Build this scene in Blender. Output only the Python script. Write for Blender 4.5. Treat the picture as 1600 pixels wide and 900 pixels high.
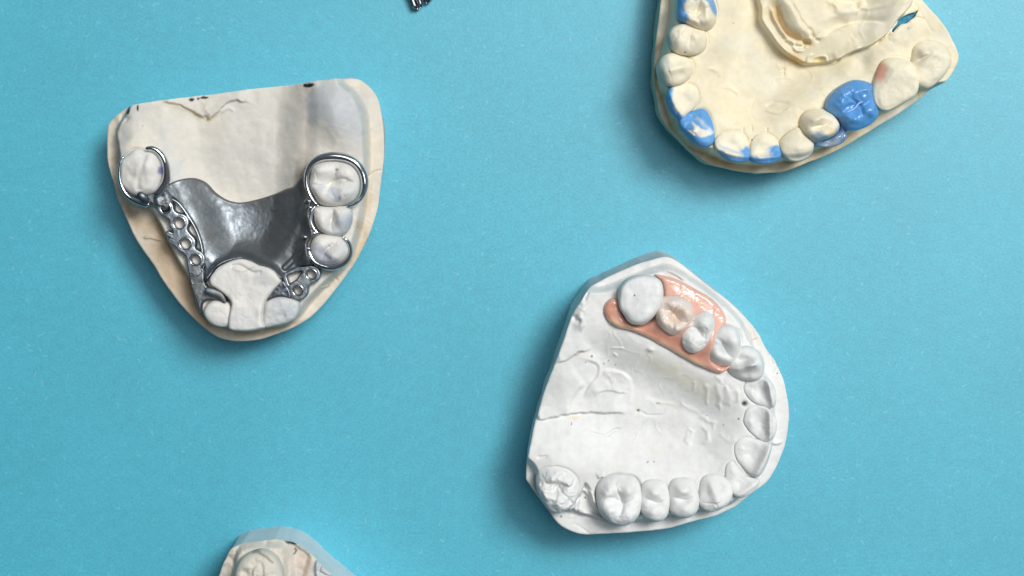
import bpy, math, random
import numpy as np
C = bpy.context.scene
for o in list(bpy.data.objects): bpy.data.objects.remove(o)
rad = math.radians
S = 0.00015            # metres per unit: one unit is 0.15 mm on the table
H = 2800.0             # camera height in units
NX, NY = 800.0, 270.0  # foot of the camera's vertical in the photograph

# ------------------------------------------------------------------ camera, world, lamps, exposure
cam = bpy.data.cameras.new("camera"); co = bpy.data.objects.new("camera", cam); C.collection.objects.link(co)
co.location = (0, 0, H * S); co.rotation_euler = (0, 0, 0)
cam.sensor_width = 36; cam.lens = 36 * H / 1600.0
cam.shift_y = -(450 - NY) / 1600.0
cam.clip_start = 0.01; cam.clip_end = 50
C.camera = co
w = bpy.data.worlds.new("World"); C.world = w; w.use_nodes = True
wn = w.node_tree.nodes; wl = w.node_tree.links
bg = wn["Background"]; bg.inputs["Strength"].default_value = 1.0
tc = wn.new("ShaderNodeTexCoord"); mp = wn.new("ShaderNodeMapping"); mp.inputs["Rotation"].default_value = (0, 0, rad(-42))
gr = wn.new("ShaderNodeTexGradient"); gr.gradient_type = 'LINEAR'
rp = wn.new("ShaderNodeValToRGB")
rp.color_ramp.elements[0].position = 0.0; rp.color_ramp.elements[0].color = (.015, .018, .022, 1)
rp.color_ramp.elements[1].position = 1.0; rp.color_ramp.elements[1].color = (.22, .24, .265, 1)
ma = wn.new("ShaderNodeMath"); ma.operation = 'MULTIPLY_ADD'; ma.inputs[1].default_value = .5; ma.inputs[2].default_value = .5
wl.new(tc.outputs["Generated"], mp.inputs["Vector"]); wl.new(mp.outputs[0], gr.inputs[0])
sx = wn.new("ShaderNodeSeparateXYZ"); wl.new(mp.outputs[0], sx.inputs[0]); wl.new(sx.outputs[0], ma.inputs[0])
wl.new(ma.outputs[0], rp.inputs[0]); wl.new(rp.outputs[0], bg.inputs["Color"])

def area(name, loc, target, size, power, col):
    L = bpy.data.lights.new(name, 'AREA'); L.shape = 'RECTANGLE'; L.size = size[0]; L.size_y = size[1]
    L.energy = power; L.color = col
    o = bpy.data.objects.new(name, L); C.collection.objects.link(o); o.location = loc
    import mathutils
    d = mathutils.Vector(target) - mathutils.Vector(loc)
    o.rotation_euler = d.to_track_quat('-Z', 'Y').to_euler()
    return o
area("window_light", (.80, .72, 1.72), (0, -.03, 0), (.58, .58), 31, (1, .98, .945))
area("overhead_fill", (.36, .40, 1.6), (0, 0, 0), (.8, .8), 9.5, (.96, .985, 1))  # added soft fill to flatten the shading; no ceiling lamp is known
C.view_settings.view_transform = 'Standard'; C.view_settings.look = 'None'
C.view_settings.exposure = 0.0; C.view_settings.gamma = 1.0
C.cycles.max_bounces = 6

# ------------------------------------------------------------------ geometry tools
def P(p, z):
    p = np.atleast_2d(np.asarray(p, float)); k = (H - z) / H
    return np.stack([(p[:, 0] - NX) * k, -(p[:, 1] - NY) * k], 1)

def spl(pts, closed=True, n=8, sharp=()):
    pts = np.asarray(pts, float); m = len(pts); out = []
    rng = range(m) if closed else range(m - 1)
    for i in rng:
        p1 = pts[i]; p2 = pts[(i + 1) % m]
        p0 = pts[(i - 1) % m] if (closed or i > 0) else 2 * p1 - p2
        p3 = pts[(i + 2) % m] if (closed or i + 2 < m) else 2 * p2 - p1
        t = np.linspace(0, 1, n, endpoint=False)[:, None]
        l = np.linalg.norm(p2 - p1)
        m1 = (p2 - p0) / 2; m2 = (p3 - p1) / 2
        for mm in (m1, m2):
            ln = np.linalg.norm(mm)
            if ln > l: mm *= l / ln
        if i in sharp: m1 = (p2 - p1)
        if (i + 1) % m in sharp: m2 = (p2 - p1)
        out.append((2*t**3-3*t**2+1)*p1 + (t**3-2*t**2+t)*m1 + (-2*t**3+3*t**2)*p2 + (t**3-t**2)*m2)
    if not closed: out.append(pts[-1:])
    return np.concatenate(out)

def seg_dist(X, Y, A, B):
    """distance, index, parameter, signed side of the nearest segment"""
    N = X.size; D = np.full(N, 1e18); I = np.zeros(N, int); T = np.zeros(N); SG = np.zeros(N)
    ab = B - A; L2 = (ab**2).sum(1) + 1e-12
    for s in range(len(A)):
        ax, ay = A[s]; dx, dy = ab[s]
        qx = X - ax; qy = Y - ay
        t = np.clip((qx*dx + qy*dy) / L2[s], 0, 1)
        d = (qx - t*dx)**2 + (qy - t*dy)**2
        k = d < D
        D[k] = d[k]; I[k] = s; T[k] = t[k]; SG[k] = (dx*qy - dy*qx)[k]
    return np.sqrt(D), I, T, np.sign(SG)

class Poly:
    def __init__(s, pts):
        s.p = np.asarray(pts, float); s.lo = s.p.min(0); s.hi = s.p.max(0); s.c = (s.lo + s.hi) / 2
    def __call__(s, X, Y, reach=1e9):
        X = np.asarray(X, float).ravel(); Y = np.asarray(Y, float).ravel()
        out = np.full(X.size, float(reach))
        k = (X > s.lo[0]-reach) & (X < s.hi[0]+reach) & (Y > s.lo[1]-reach) & (Y < s.hi[1]+reach)
        x = X[k]; y = Y[k]
        if x.size == 0: return out
        A = s.p; B = np.roll(s.p, -1, 0)
        d = seg_dist(x, y, A, B)[0]
        ins = np.zeros(x.size, bool)
        for (ax, ay), (bx, by) in zip(A, B):
            if ay == by: continue
            c = (ay > y) != (by > y)
            ins ^= c & (x < (bx-ax)*(y-ay)/(by-ay) + ax)
        out[k] = np.where(ins, -d, d)
        return out

_rs = np.random.RandomState(7); _tab = _rs.rand(64, 256, 256) if False else [_rs.rand(256, 256) for _ in range(12)]
def vn(X, Y, scale, seed=0):
    t = _tab[seed % 12]; x = X/scale + 13.7*seed; y = Y/scale + 7.1*seed
    xi = np.floor(x).astype(int); yi = np.floor(y).astype(int); fx = x-xi; fy = y-yi
    fx = fx*fx*fx*(fx*(fx*6-15)+10); fy = fy*fy*fy*(fy*(fy*6-15)+10)
    a = t[xi & 255, yi & 255]; b = t[(xi+1) & 255, yi & 255]; c = t[xi & 255, (yi+1) & 255]; d = t[(xi+1) & 255, (yi+1) & 255]
    return (a*(1-fx)+b*fx)*(1-fy) + (c*(1-fx)+d*fx)*fy - .5
def fbm(X, Y, scale, seed=0, o=4):
    r = 0; a = 1
    for i in range(o): r = r + a*vn(X, Y, scale, seed+i); a *= .5; scale *= .5
    return r
def ss(t): t = np.clip(t, 0, 1); return t*t*(3-2*t)

def wr(X, Y, scale, seed, w=.035):
    X, Y = .82*X-.57*Y+scale*1.1*vn(X, Y, scale*1.7, seed+5), .57*X+.82*Y+scale*1.1*vn(X, Y, scale*1.9, seed+6)
    m = ss((vn(X, Y, scale*2.2, seed+3)-.04)*5)
    return m*np.exp(-(vn(X+4*vn(X, Y, scale*.4, seed+1), Y+4*vn(X, Y, scale*.4, seed+2), scale, seed)/w)**2)
class Field:
    """height field of one plaster cast; features are given at the height z0"""
    def __init__(s, base, z0): s.base = base; s.z0 = z0; s.ops = []
    def plateau(s, pts, amp, w, grow=0, smooth=True, warp=0):
        q = Poly(P(spl(pts, True, 5) if smooth else pts, s.z0)); 
        s.ops.append(lambda X, Y: amp*ss((grow - q(X+warp*fbm(X, Y, 44, 2, 2), Y+warp*fbm(X, Y, 44, 6, 2), reach=max(2, grow+2)))/w)); return s
    def bump(s, x, y, rx, ry, ang, amp, p=1):
        c = P((x, y), s.z0)[0]; a = rad(-ang); ca, sa = math.cos(a), math.sin(a)
        def f(X, Y):
            u = ((X-c[0])*ca + (Y-c[1])*sa)/rx; v = (-(X-c[0])*sa + (Y-c[1])*ca)/ry
            return amp*np.exp(-((u*u+v*v)**p))
        s.ops.append(f); return s
    def line(s, pts, w, amp, closed=False, wig=0, z=None):
        q = P(spl(pts, closed, 6), s.z0 if z is None else z); A = q if closed else q[:-1]; B = np.roll(q, -1, 0) if closed else q[1:]
        lo = q.min(0)-4*w-3; hi = q.max(0)+4*w+3; n = len(A)
        def f(X, Y):
            out = np.zeros(X.size); k = (X > lo[0]) & (X < hi[0]) & (Y > lo[1]) & (Y < hi[1])
            if not k.any(): return out
            x = X[k]; y = Y[k]
            if wig: x = x + wig*vn(x, y, 9, 3); y = y + wig*vn(x, y, 9, 4)
            d, i, t, sg = seg_dist(x, y, A, B)
            g = np.exp(-(d/w)**2)
            if not closed:
                tt = (i+t)/n; g = g*np.clip(np.minimum(tt, 1-tt)*6, 0.12, 1)
            out[k] = amp*g; return out
        s.ops.append(f); return s
    def step(s, pts, amp, w, fade, wig=0, side=1, taper=5):
        """a lip along a line: sharp on one side, fading on the other"""
        q = P(spl(pts, False, 6), s.z0); A = q[:-1]; B = q[1:]; R = fade*3+4
        lo = q.min(0)-R; hi = q.max(0)+R; n = len(A)
        def f(X, Y):
            out = np.zeros(X.size); k = (X > lo[0]) & (X < hi[0]) & (Y > lo[1]) & (Y < hi[1])
            if not k.any(): return out
            x = X[k]; y = Y[k]
            if wig: x = x + wig*vn(x, y, 7, 5); y = y + wig*vn(x, y, 7, 6)
            d, i, t, sg = seg_dist(x, y, A, B); sd = d*sg*side
            tt = (i+t)/n
            out[k] = amp*ss((sd+w/2)/w)*np.exp(-(np.maximum(sd, 0)/fade)**2)*ss(np.minimum(tt, 1-tt)*taper)
            return out
        s.ops.append(f); return s
    def noise(s, scale, amp, seed, o=4):
        s.ops.append(lambda X, Y: amp*fbm(X, Y, scale, seed, o)); return s
    def wrinkle(s, scale, amp, seed, w=.03): s.ops.append(lambda X, Y: amp*wr(X, Y, scale, seed, w)); return s
    def __call__(s, X, Y):
        X = np.asarray(X, float).ravel(); Y = np.asarray(Y, float).ravel()
        Z = np.full(X.size, float(s.base))
        for f in s.ops: Z = Z + f(X, Y)
        return Z

def add_mesh(name, V, F, mat, parent=None, col=None, origin=(0, 0, 0), smooth=True, sharp_from=None):
    me = bpy.data.meshes.new(name)
    V = (np.asarray(V, float) - np.asarray(origin)) * S
    me.from_pydata(V.tolist(), [], F if isinstance(F, list) else F.tolist()) if isinstance(F, list) else _fast(me, V, F)
    if col is not None:
        a = me.color_attributes.new("Col", 'FLOAT_COLOR', 'POINT')
        c = np.ones((len(V), 4)); c[:, :col.shape[1]] = col
        a.data.foreach_set("color", c.ravel().astype(np.float32))
    me.polygons.foreach_set("use_smooth", [smooth]*len(me.polygons))
    me.update()
    o = bpy.data.objects.new(name, me); C.collection.objects.link(o)
    if mat: me.materials.append(mat)
    if parent: o.parent = parent
    else: o.location = np.asarray(origin)*S
    return o
def _fast(me, V, F):
    me.vertices.add(len(V)); me.vertices.foreach_set("co", V.ravel().astype(np.float32))
    me.loops.add(F.size); me.loops.foreach_set("vertex_index", F.ravel().astype(np.int32))
    me.polygons.add(len(F)); me.polygons.foreach_set("loop_start", np.arange(0, F.size, F.shape[1], dtype=np.int32))
    me.polygons.foreach_set("loop_total", np.full(len(F), F.shape[1], dtype=np.int32)); me.update(calc_edges=True)

def grid_mesh(sdf, lo, hi, res):
    nx = int((hi[0]-lo[0])/res)+3; ny = int((hi[1]-lo[1])/res)+3
    gx = lo[0]-res + np.arange(nx)*res; gy = lo[1]-res + np.arange(ny)*res
    X, Y = np.meshgrid(gx, gy, indexing='ij'); X = X.ravel(); Y = Y.ravel()
    ph = sdf(X, Y)
    id_ = np.arange(nx*ny).reshape(nx, ny)
    q = np.stack([id_[:-1, :-1], id_[1:, :-1], id_[1:, 1:], id_[:-1, 1:]], -1).reshape(-1, 4)
    q = q[ph[q].mean(1) < 0]
    used = np.unique(q); mp_ = -np.ones(nx*ny, int); mp_[used] = np.arange(len(used))
    q = mp_[q]; X = X[used].copy(); Y = Y[used].copy(); ph = ph[used].copy()
    e = np.concatenate([q[:, [0, 1]], q[:, [1, 2]], q[:, [2, 3]], q[:, [3, 0]]])
    key = np.sort(e, 1); k = key[:, 0].astype(np.int64)*len(X) + key[:, 1]
    u, inv, cnt = np.unique(k, return_inverse=True, return_counts=True)
    be = e[cnt[inv] == 1]; bv = np.unique(be)
    x = X[bv]; y = Y[bv]; h = .05
    for _ in range(3):
        f = sdf(x, y); gx_ = (sdf(x+h, y)-f)/h; gy_ = (sdf(x, y+h)-f)/h
        n = np.maximum(gx_**2+gy_**2, .3)
        x = x - np.clip(f*gx_/n, -res, res); y = y - np.clip(f*gy_/n, -res, res)
    X[bv] = x; Y[bv] = y; ph[bv] = 0
    return X, Y, np.minimum(ph, 0), q, be, bv

def hf(name, sdf, lo, hi, res, zf, skirt, mat, parent=None, col=None, origin=(0, 0, 0), sharp=False, rings=3, rough=0, skcol=None):
    """zf(X,Y,phi)->z ; skirt(x,y,z)->bottom xyz"""
    X, Y, ph, q, be, bv = grid_mesh(sdf, lo, hi, res)
    Z = zf(X, Y, ph); V = np.stack([X, Y, Z], 1); F = [q]
    n0 = len(V); top = V[bv]; bot = np.stack(skirt(top[:, 0], top[:, 1], top[:, 2]), 1)
    allV = [V]; prev = None; base = n0; m = np.full(n0, -1); m[bv] = np.arange(len(bv))
    tvals = np.linspace(0, 1, rings+1)
    start = 0 if sharp else 1
    prev = bv if not sharp else None
    for r in range(start, rings+1):
        t = tvals[r]; R = top*(1-t) + bot*t
        if rough and 0 < t: 
            ang = np.arctan2(top[:, 1]-top[:, 1].mean(), top[:, 0]-top[:, 0].mean())
            R[:, 0] += rough*fbm(top[:, 0]+t*60, top[:, 1], 40, 2); R[:, 1] += rough*fbm(top[:, 0], top[:, 1]+t*60, 40, 5)
        allV.append(R); cur = base + np.arange(len(bv)); base += len(bv)
        if prev is not None:
            a = m[be[:, 0]]; b = m[be[:, 1]]
            F.append(np.stack([prev[b], prev[a], cur[a], cur[b]], 1))
        prev = cur
    V = np.concatenate(allV); F = np.concatenate(F)
    c = None
    if col is not None:
        c = col(V[:, 0], V[:, 1], V[:, 2])
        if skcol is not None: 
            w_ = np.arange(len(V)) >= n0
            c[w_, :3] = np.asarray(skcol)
    return add_mesh(name, V, F, mat, parent, c, origin)

def tube(name, pts, rw, rh, mat, parent, origin, n=14, closed=False, taper=True, sub=6):
    q = spl(pts, closed, sub); m = len(q)
    T = (np.roll(q, -1, 0)-np.roll(q, 1, 0)) if closed else np.gradient(q, axis=0)
    T /= np.linalg.norm(T, axis=1)[:, None]+1e-9
    side = np.cross(T, (0, 0, 1.)); side /= np.linalg.norm(side, axis=1)[:, None]+1e-9
    up = np.cross(side, T)
    rw_ = np.interp(np.linspace(0, 1, m), np.linspace(0, 1, len(np.atleast_1d(rw))), np.atleast_1d(rw))
    rh_ = np.interp(np.linspace(0, 1, m), np.linspace(0, 1, len(np.atleast_1d(rh))), np.atleast_1d(rh))
    if not closed and taper:   # rounded ends
        L = np.concatenate([[0], np.cumsum(np.linalg.norm(np.diff(q, axis=0), axis=1))])
        e = np.minimum(L, L[-1]-L)/np.maximum(rw_, .1); k = np.sqrt(np.clip(1-(1-np.clip(e, 0, 1))**2, .02, 1))
        rw_ = rw_*k; rh_ = rh_*k
    a = np.linspace(0, 2*np.pi, n, endpoint=False)
    V = q[:, None, :] + side[:, None, :]*(np.cos(a)[None, :, None]*rw_[:, None, None]) + up[:, None, :]*(np.sin(a)[None, :, None]*rh_[:, None, None])
    V = V.reshape(-1, 3); F = []
    for i in range(m if closed else m-1):
        j = (i+1) % m
        for s in range(n): t = (s+1) % n; F.append((i*n+s, i*n+t, j*n+t, j*n+s))
    if not closed:
        F.append(tuple(range(n))[::1]); F.append(tuple((m-1)*n+s for s in reversed(range(n))))
    return add_mesh(name, V, F, mat, parent, None, origin)

def empty(name, label, cat, origin, group=None):
    o = bpy.data.objects.new(name, None); C.collection.objects.link(o); o.location = np.asarray(origin)*S
    o.empty_display_size = .01; o["label"] = label; o["category"] = cat
    if group: o["group"] = group
    return o

# ------------------------------------------------------------------ materials
class NT:
    def __init__(s, name):
        s.m = bpy.data.materials.new(name); s.m.use_nodes = True; s.n = s.m.node_tree.nodes; s.l = s.m.node_tree.links
        s.b = s.n["Principled BSDF"]; s.tc = s.n.new("ShaderNodeNewGeometry").outputs["Position"]
    def noise(s, scale, detail=4, rough=.55, vec=None, out="Fac"):
        n = s.n.new("ShaderNodeTexNoise"); n.inputs["Scale"].default_value = scale; n.inputs["Detail"].default_value = detail
        n.inputs["Roughness"].default_value = rough; s.l.new(vec or s.tc, n.inputs["Vector"]); return n.outputs[out]
    def ramp(s, src, stops):
        n = s.n.new("ShaderNodeValToRGB"); e = n.color_ramp.elements
        while len(e) < len(stops): e.new(.5)
        for k, (p, c) in enumerate(stops):
            e[k].position = p; e[k].color = (c, c, c, 1) if not hasattr(c, '__len__') else (*c, 1)
        s.l.new(src, n.inputs[0]); return n.outputs[0]
    def mix(s, f, a, b, mode='MIX'):
        n = s.n.new("ShaderNodeMix"); n.data_type = 'RGBA'; n.blend_type = mode
        for i, v in ((0, f), (6, a), (7, b)):
            if hasattr(v, 'is_linked') or hasattr(v, 'links'): s.l.new(v, n.inputs[i])
            elif hasattr(v, '__len__'): n.inputs[i].default_value = (*v, 1)
            else: n.inputs[i].default_value = v
        return n.outputs[2]
    def math(s, op, a, b=None, c=None):
        n = s.n.new("ShaderNodeMath"); n.operation = op
        for i, v in enumerate((a, b, c)):
            if v is None: continue
            if hasattr(v, 'links'): s.l.new(v, n.inputs[i])
            else: n.inputs[i].default_value = v
        return n.outputs[0]
    def bump(s, src, strength, dist, prev=None):
        n = s.n.new("ShaderNodeBump"); n.inputs["Strength"].default_value = strength; n.inputs["Distance"].default_value = dist
        s.l.new(src, n.inputs["Height"])
        if prev: s.l.new(prev, n.inputs["Normal"])
        return n.outputs[0]
    def vor(s, scale, feat='F1', vec=None, out="Distance", rnd=1):
        n = s.n.new("ShaderNodeTexVoronoi"); n.feature = feat; n.inputs["Scale"].default_value = scale; n.inputs["Randomness"].default_value = rnd
        s.l.new(vec or s.tc, n.inputs["Vector"]); return n.outputs[out]

def plaster(name, rough=.62, pit=.035, bump=.5):
    t = NT(name); at = t.n.new("ShaderNodeVertexColor"); at.layer_name = "Col"
    v = t.ramp(t.noise(95, 5, .6), [(.3, .90), (.7, 1.04)])
    c = t.mix(1, at.outputs["Color"], v, 'MULTIPLY')
    v2 = t.ramp(t.noise(700, 3, .6), [(.3, .95), (.7, 1.03)])
    c = t.mix(1, c, v2, 'MULTIPLY')
    # small air-bubble pits, few and scattered
    n = t.n.new("ShaderNodeTexVoronoi"); n.inputs["Scale"].default_value = 520; t.l.new(t.tc, n.inputs["Vector"])
    sp = t.n.new("ShaderNodeSeparateColor"); t.l.new(n.outputs["Color"], sp.inputs[0])
    rare = t.math('GREATER_THAN', sp.outputs[0], .88); clus = t.math('GREATER_THAN', t.noise(60, 2), .49)
    size = t.math('MULTIPLY', sp.outputs[1], .15)
    hole = t.math('MULTIPLY', t.math('MULTIPLY', t.math('LESS_THAN', n.outputs["Distance"], size), rare), clus)
    c = t.mix(t.math('MULTIPLY', hole, .75), c, (.12, .10, .08))
    t.l.new(c, t.b.inputs["Base Color"])
    r = t.math('SUBTRACT', rough, t.math('MULTIPLY', at.outputs["Alpha"], .38)); t.l.new(r, t.b.inputs["Roughness"])
    b1 = t.bump(t.noise(420, 6, .65), bump*.25, .0004)
    b2 = t.bump(t.noise(1900, 3, .6), bump*.3, .00010, b1)
    b3 = t.bump(t.math('SUBTRACT', 1.0, hole), .6, .0003, b2)
    t.l.new(b3, t.b.inputs["Normal"]); t.b.inputs["Specular IOR Level"].default_value = .35
    return t.m
M_pl = plaster("plaster")

def metal(name, col, rough, bump, dirt=.5):
    t = NT(name); t.b.inputs["Metallic"].default_value = 1
    n1 = t.noise(180, 5, .65); n2 = t.noise(1300, 4, .7)
    c = t.mix(t.ramp(n1, [(.42, 0), (.62, dirt)]), col, tuple(x*y for x, y in zip(col, (.62, .52, .44))))
    t.l.new(c, t.b.inputs["Base Color"])
    t.l.new(t.ramp(n1, [(.3, rough*.75), (.75, min(1, rough*1.5))]), t.b.inputs["Roughness"])
    b = t.bump(t.noise(260, 4, .6), bump, .0005); b = t.bump(n2, bump*.8, .00012, b)
    t.l.new(b, t.b.inputs["Normal"]); return t.m
M_met = metal("cast_metal", (.25, .28, .305), .50, .3)
M_metr = metal("cast_metal_rough", (.33, .37, .405), .36, .16)
M_metd = metal("dark_metal", (.17, .19, .22), .42, .3)
M_pol = metal("polished_metal", (.60, .63, .66), .10, .05, .3)
M_tool = metal("tool_metal", (.28, .29, .30), .14, .25, .5)

def acrylic():
    t = NT("pink_acrylic"); at = t.n.new("ShaderNodeVertexColor"); at.layer_name = "Col"
    v = t.ramp(t.noise(160, 5, .6), [(.3, .88), (.7, 1.06)]); c = t.mix(1, at.outputs["Color"], v, 'MULTIPLY')
    t.l.new(c, t.b.inputs["Base Color"]); t.b.inputs["Roughness"].default_value = .2
    t.b.inputs["Subsurface Weight"].default_value = .5; t.b.inputs["Subsurface Radius"].default_value = (.0012, .0006, .0004); t.b.inputs["Subsurface Scale"].default_value = 1
    b = t.bump(t.noise(240, 3, .5), .25, .0004); t.l.new(b, t.b.inputs["Normal"]); return t.m
M_ac = acrylic()

def paper():
    t = NT("blue_paper")
    v = t.ramp(t.noise(26, 4, .6), [(.3, .95), (.7, 1.04)])
    g = t.ramp(t.noise(1700, 4, .8), [(.25, .78), (.75, 1.22)])
    g2 = t.ramp(t.noise(420, 4, .7), [(.3, .94), (.7, 1.06)])
    c = t.mix(1, t.mix(1, t.mix(1, (.056, .425, .560), v, 'MULTIPLY'), g, 'MULTIPLY'), g2, 'MULTIPLY')
    # short pale fibres lying in several directions
    fib = None
    for k, ang in enumerate((20, 65, 110, 155)):
        m0 = t.n.new("ShaderNodeMapping"); m0.inputs["Rotation"].default_value = (0, 0, rad(ang)); m0.inputs["Location"].default_value = (k*.31, k*.17, k*.1); t.l.new(t.tc, m0.inputs["Vector"])
        m = t.n.new("ShaderNodeMapping"); m.inputs["Scale"].default_value = (1, .36, 1); t.l.new(m0.outputs[0], m.inputs["Vector"])
        n = t.n.new("ShaderNodeTexVoronoi"); n.inputs["Scale"].default_value = 900; t.l.new(m.outputs[0], n.inputs["Vector"])
        sp = t.n.new("ShaderNodeSeparateColor"); t.l.new(n.outputs["Color"], sp.inputs[0])
        f = t.math('MULTIPLY', t.math('LESS_THAN', n.outputs["Distance"], .2), t.math('GREATER_THAN', sp.outputs[0], .95))
        fib = f if fib is None else t.math('MAXIMUM', fib, f)
    c = t.mix(t.math('MULTIPLY', fib, .17), c, (.40, .72, .80))
    t.l.new(c, t.b.inputs["Base Color"]); t.b.inputs["Roughness"].default_value = .52; t.b.inputs["Specular IOR Level"].default_value = 1.0
    b = t.bump(t.noise(2200, 3, .7), .4, .00008); t.l.new(b, t.b.inputs["Normal"]); return t.m
M_pap = paper()

# ------------------------------------------------------------------ the blue sheet
Wd = 2600
bx = [(-Wd, -Wd, -6), (Wd, -Wd, -6), (Wd, Wd, -6), (-Wd, Wd, -6), (-Wd, -Wd, 0), (Wd, -Wd, 0), (Wd, Wd, 0), (-Wd, Wd, 0)]
sheet = add_mesh("paper_backdrop", bx, [(4, 5, 6, 7), (3, 2, 1, 0), (0, 1, 5, 4), (1, 2, 6, 5), (2, 3, 7, 6), (3, 0, 4, 7)], M_pap, smooth=False)
sheet["kind"] = "structure"; sheet["label"] = "light blue fibrous paper that everything lies on"

# ------------------------------------------------------------------ colour painting helpers (stains, wax, some painted shade)
class Paint:
    def __init__(s, base, z, gloss=0): s.b = np.array(base, float); s.z = z; s.g = gloss; s.ops = []
    def add(s, mask, col, gloss=None): s.ops.append((mask, np.array(col, float), gloss)); return s
    def blob(s, x, y, rx, ry, ang, col, a=1, wig=6, gloss=None, p=2):
        c = P((x, y), s.z)[0]; r = rad(-ang); ca, sa = math.cos(r), math.sin(r)
        def f(X, Y, Z):
            X = X + wig*fbm(X, Y, 14, 1, 3); Y = Y + wig*fbm(X, Y, 14, 4, 3)
            u = ((X-c[0])*ca+(Y-c[1])*sa)/rx; v = (-(X-c[0])*sa+(Y-c[1])*ca)/ry
            return a*np.exp(-((u*u+v*v)**p))
        return s.add(f, col, gloss)
    def poly(s, pts, col, a=1, soft=3, wig=2, gloss=None):
        q = Poly(P(spl(pts, True, 5), s.z))
        return s.add(lambda X, Y, Z: a*ss(.5-q(X+wig*fbm(X, Y, 10, 1, 3), Y+wig*fbm(X, Y, 10, 4, 3), soft+2)/soft/2), col, gloss)
    def line(s, pts, w, col, a=1, wig=2, gloss=None):
        q = P(spl(pts, False, 5), s.z)
        def f(X, Y, Z):
            out = np.zeros(X.size); lo = q.min(0)-3*w-4; hi = q.max(0)+3*w+4
            k = (X > lo[0]) & (X < hi[0]) & (Y > lo[1]) & (Y < hi[1])
            if k.any():
                x = X[k]+wig*fbm(X[k], Y[k], 10, 1, 3); y = Y[k]+wig*fbm(X[k], Y[k], 10, 4, 3)
                out[k] = a*np.exp(-(seg_dist(x, y, q[:-1], q[1:])[0]/w)**2)
            return out
        return s.add(f, col, gloss)
    def noise(s, scale, col, a, seed, lo=.0, hi=.4):
        return s.add(lambda X, Y, Z: a*ss((fbm(X, Y, scale, seed, 5)-lo)/(hi-lo)), col)
    def __call__(s, X, Y, Z):
        c = np.tile(s.b, (X.size, 1)); g = np.full(X.size, float(s.g))
        for m, col, gl in s.ops:
            k = np.clip(m(X, Y, Z), 0, 1)
            c = c*(1-k)[:, None] + col*k[:, None]
            if gl is not None: g = g*(1-k)+gl*k
        return np.concatenate([c, g[:, None]], 1)

def ell(cx, cy, rx, ry, ang=0, sq=2.3, n=14, seed=0, j=.04):
    r = np.random.RandomState(seed+int(cx*7+cy)); a = np.linspace(0, 2*np.pi, n, endpoint=False)
    u = np.sign(np.cos(a))*abs(np.cos(a))**(2/sq)*rx; v = np.sign(np.sin(a))*abs(np.sin(a))**(2/sq)*ry
    k = 1+j*(r.rand(n)-.5)*2; u *= k; v *= k; t = rad(ang)
    return np.stack([cx+u*math.cos(t)-v*math.sin(t), cy+u*math.sin(t)+v*math.cos(t)], 1)

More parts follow.
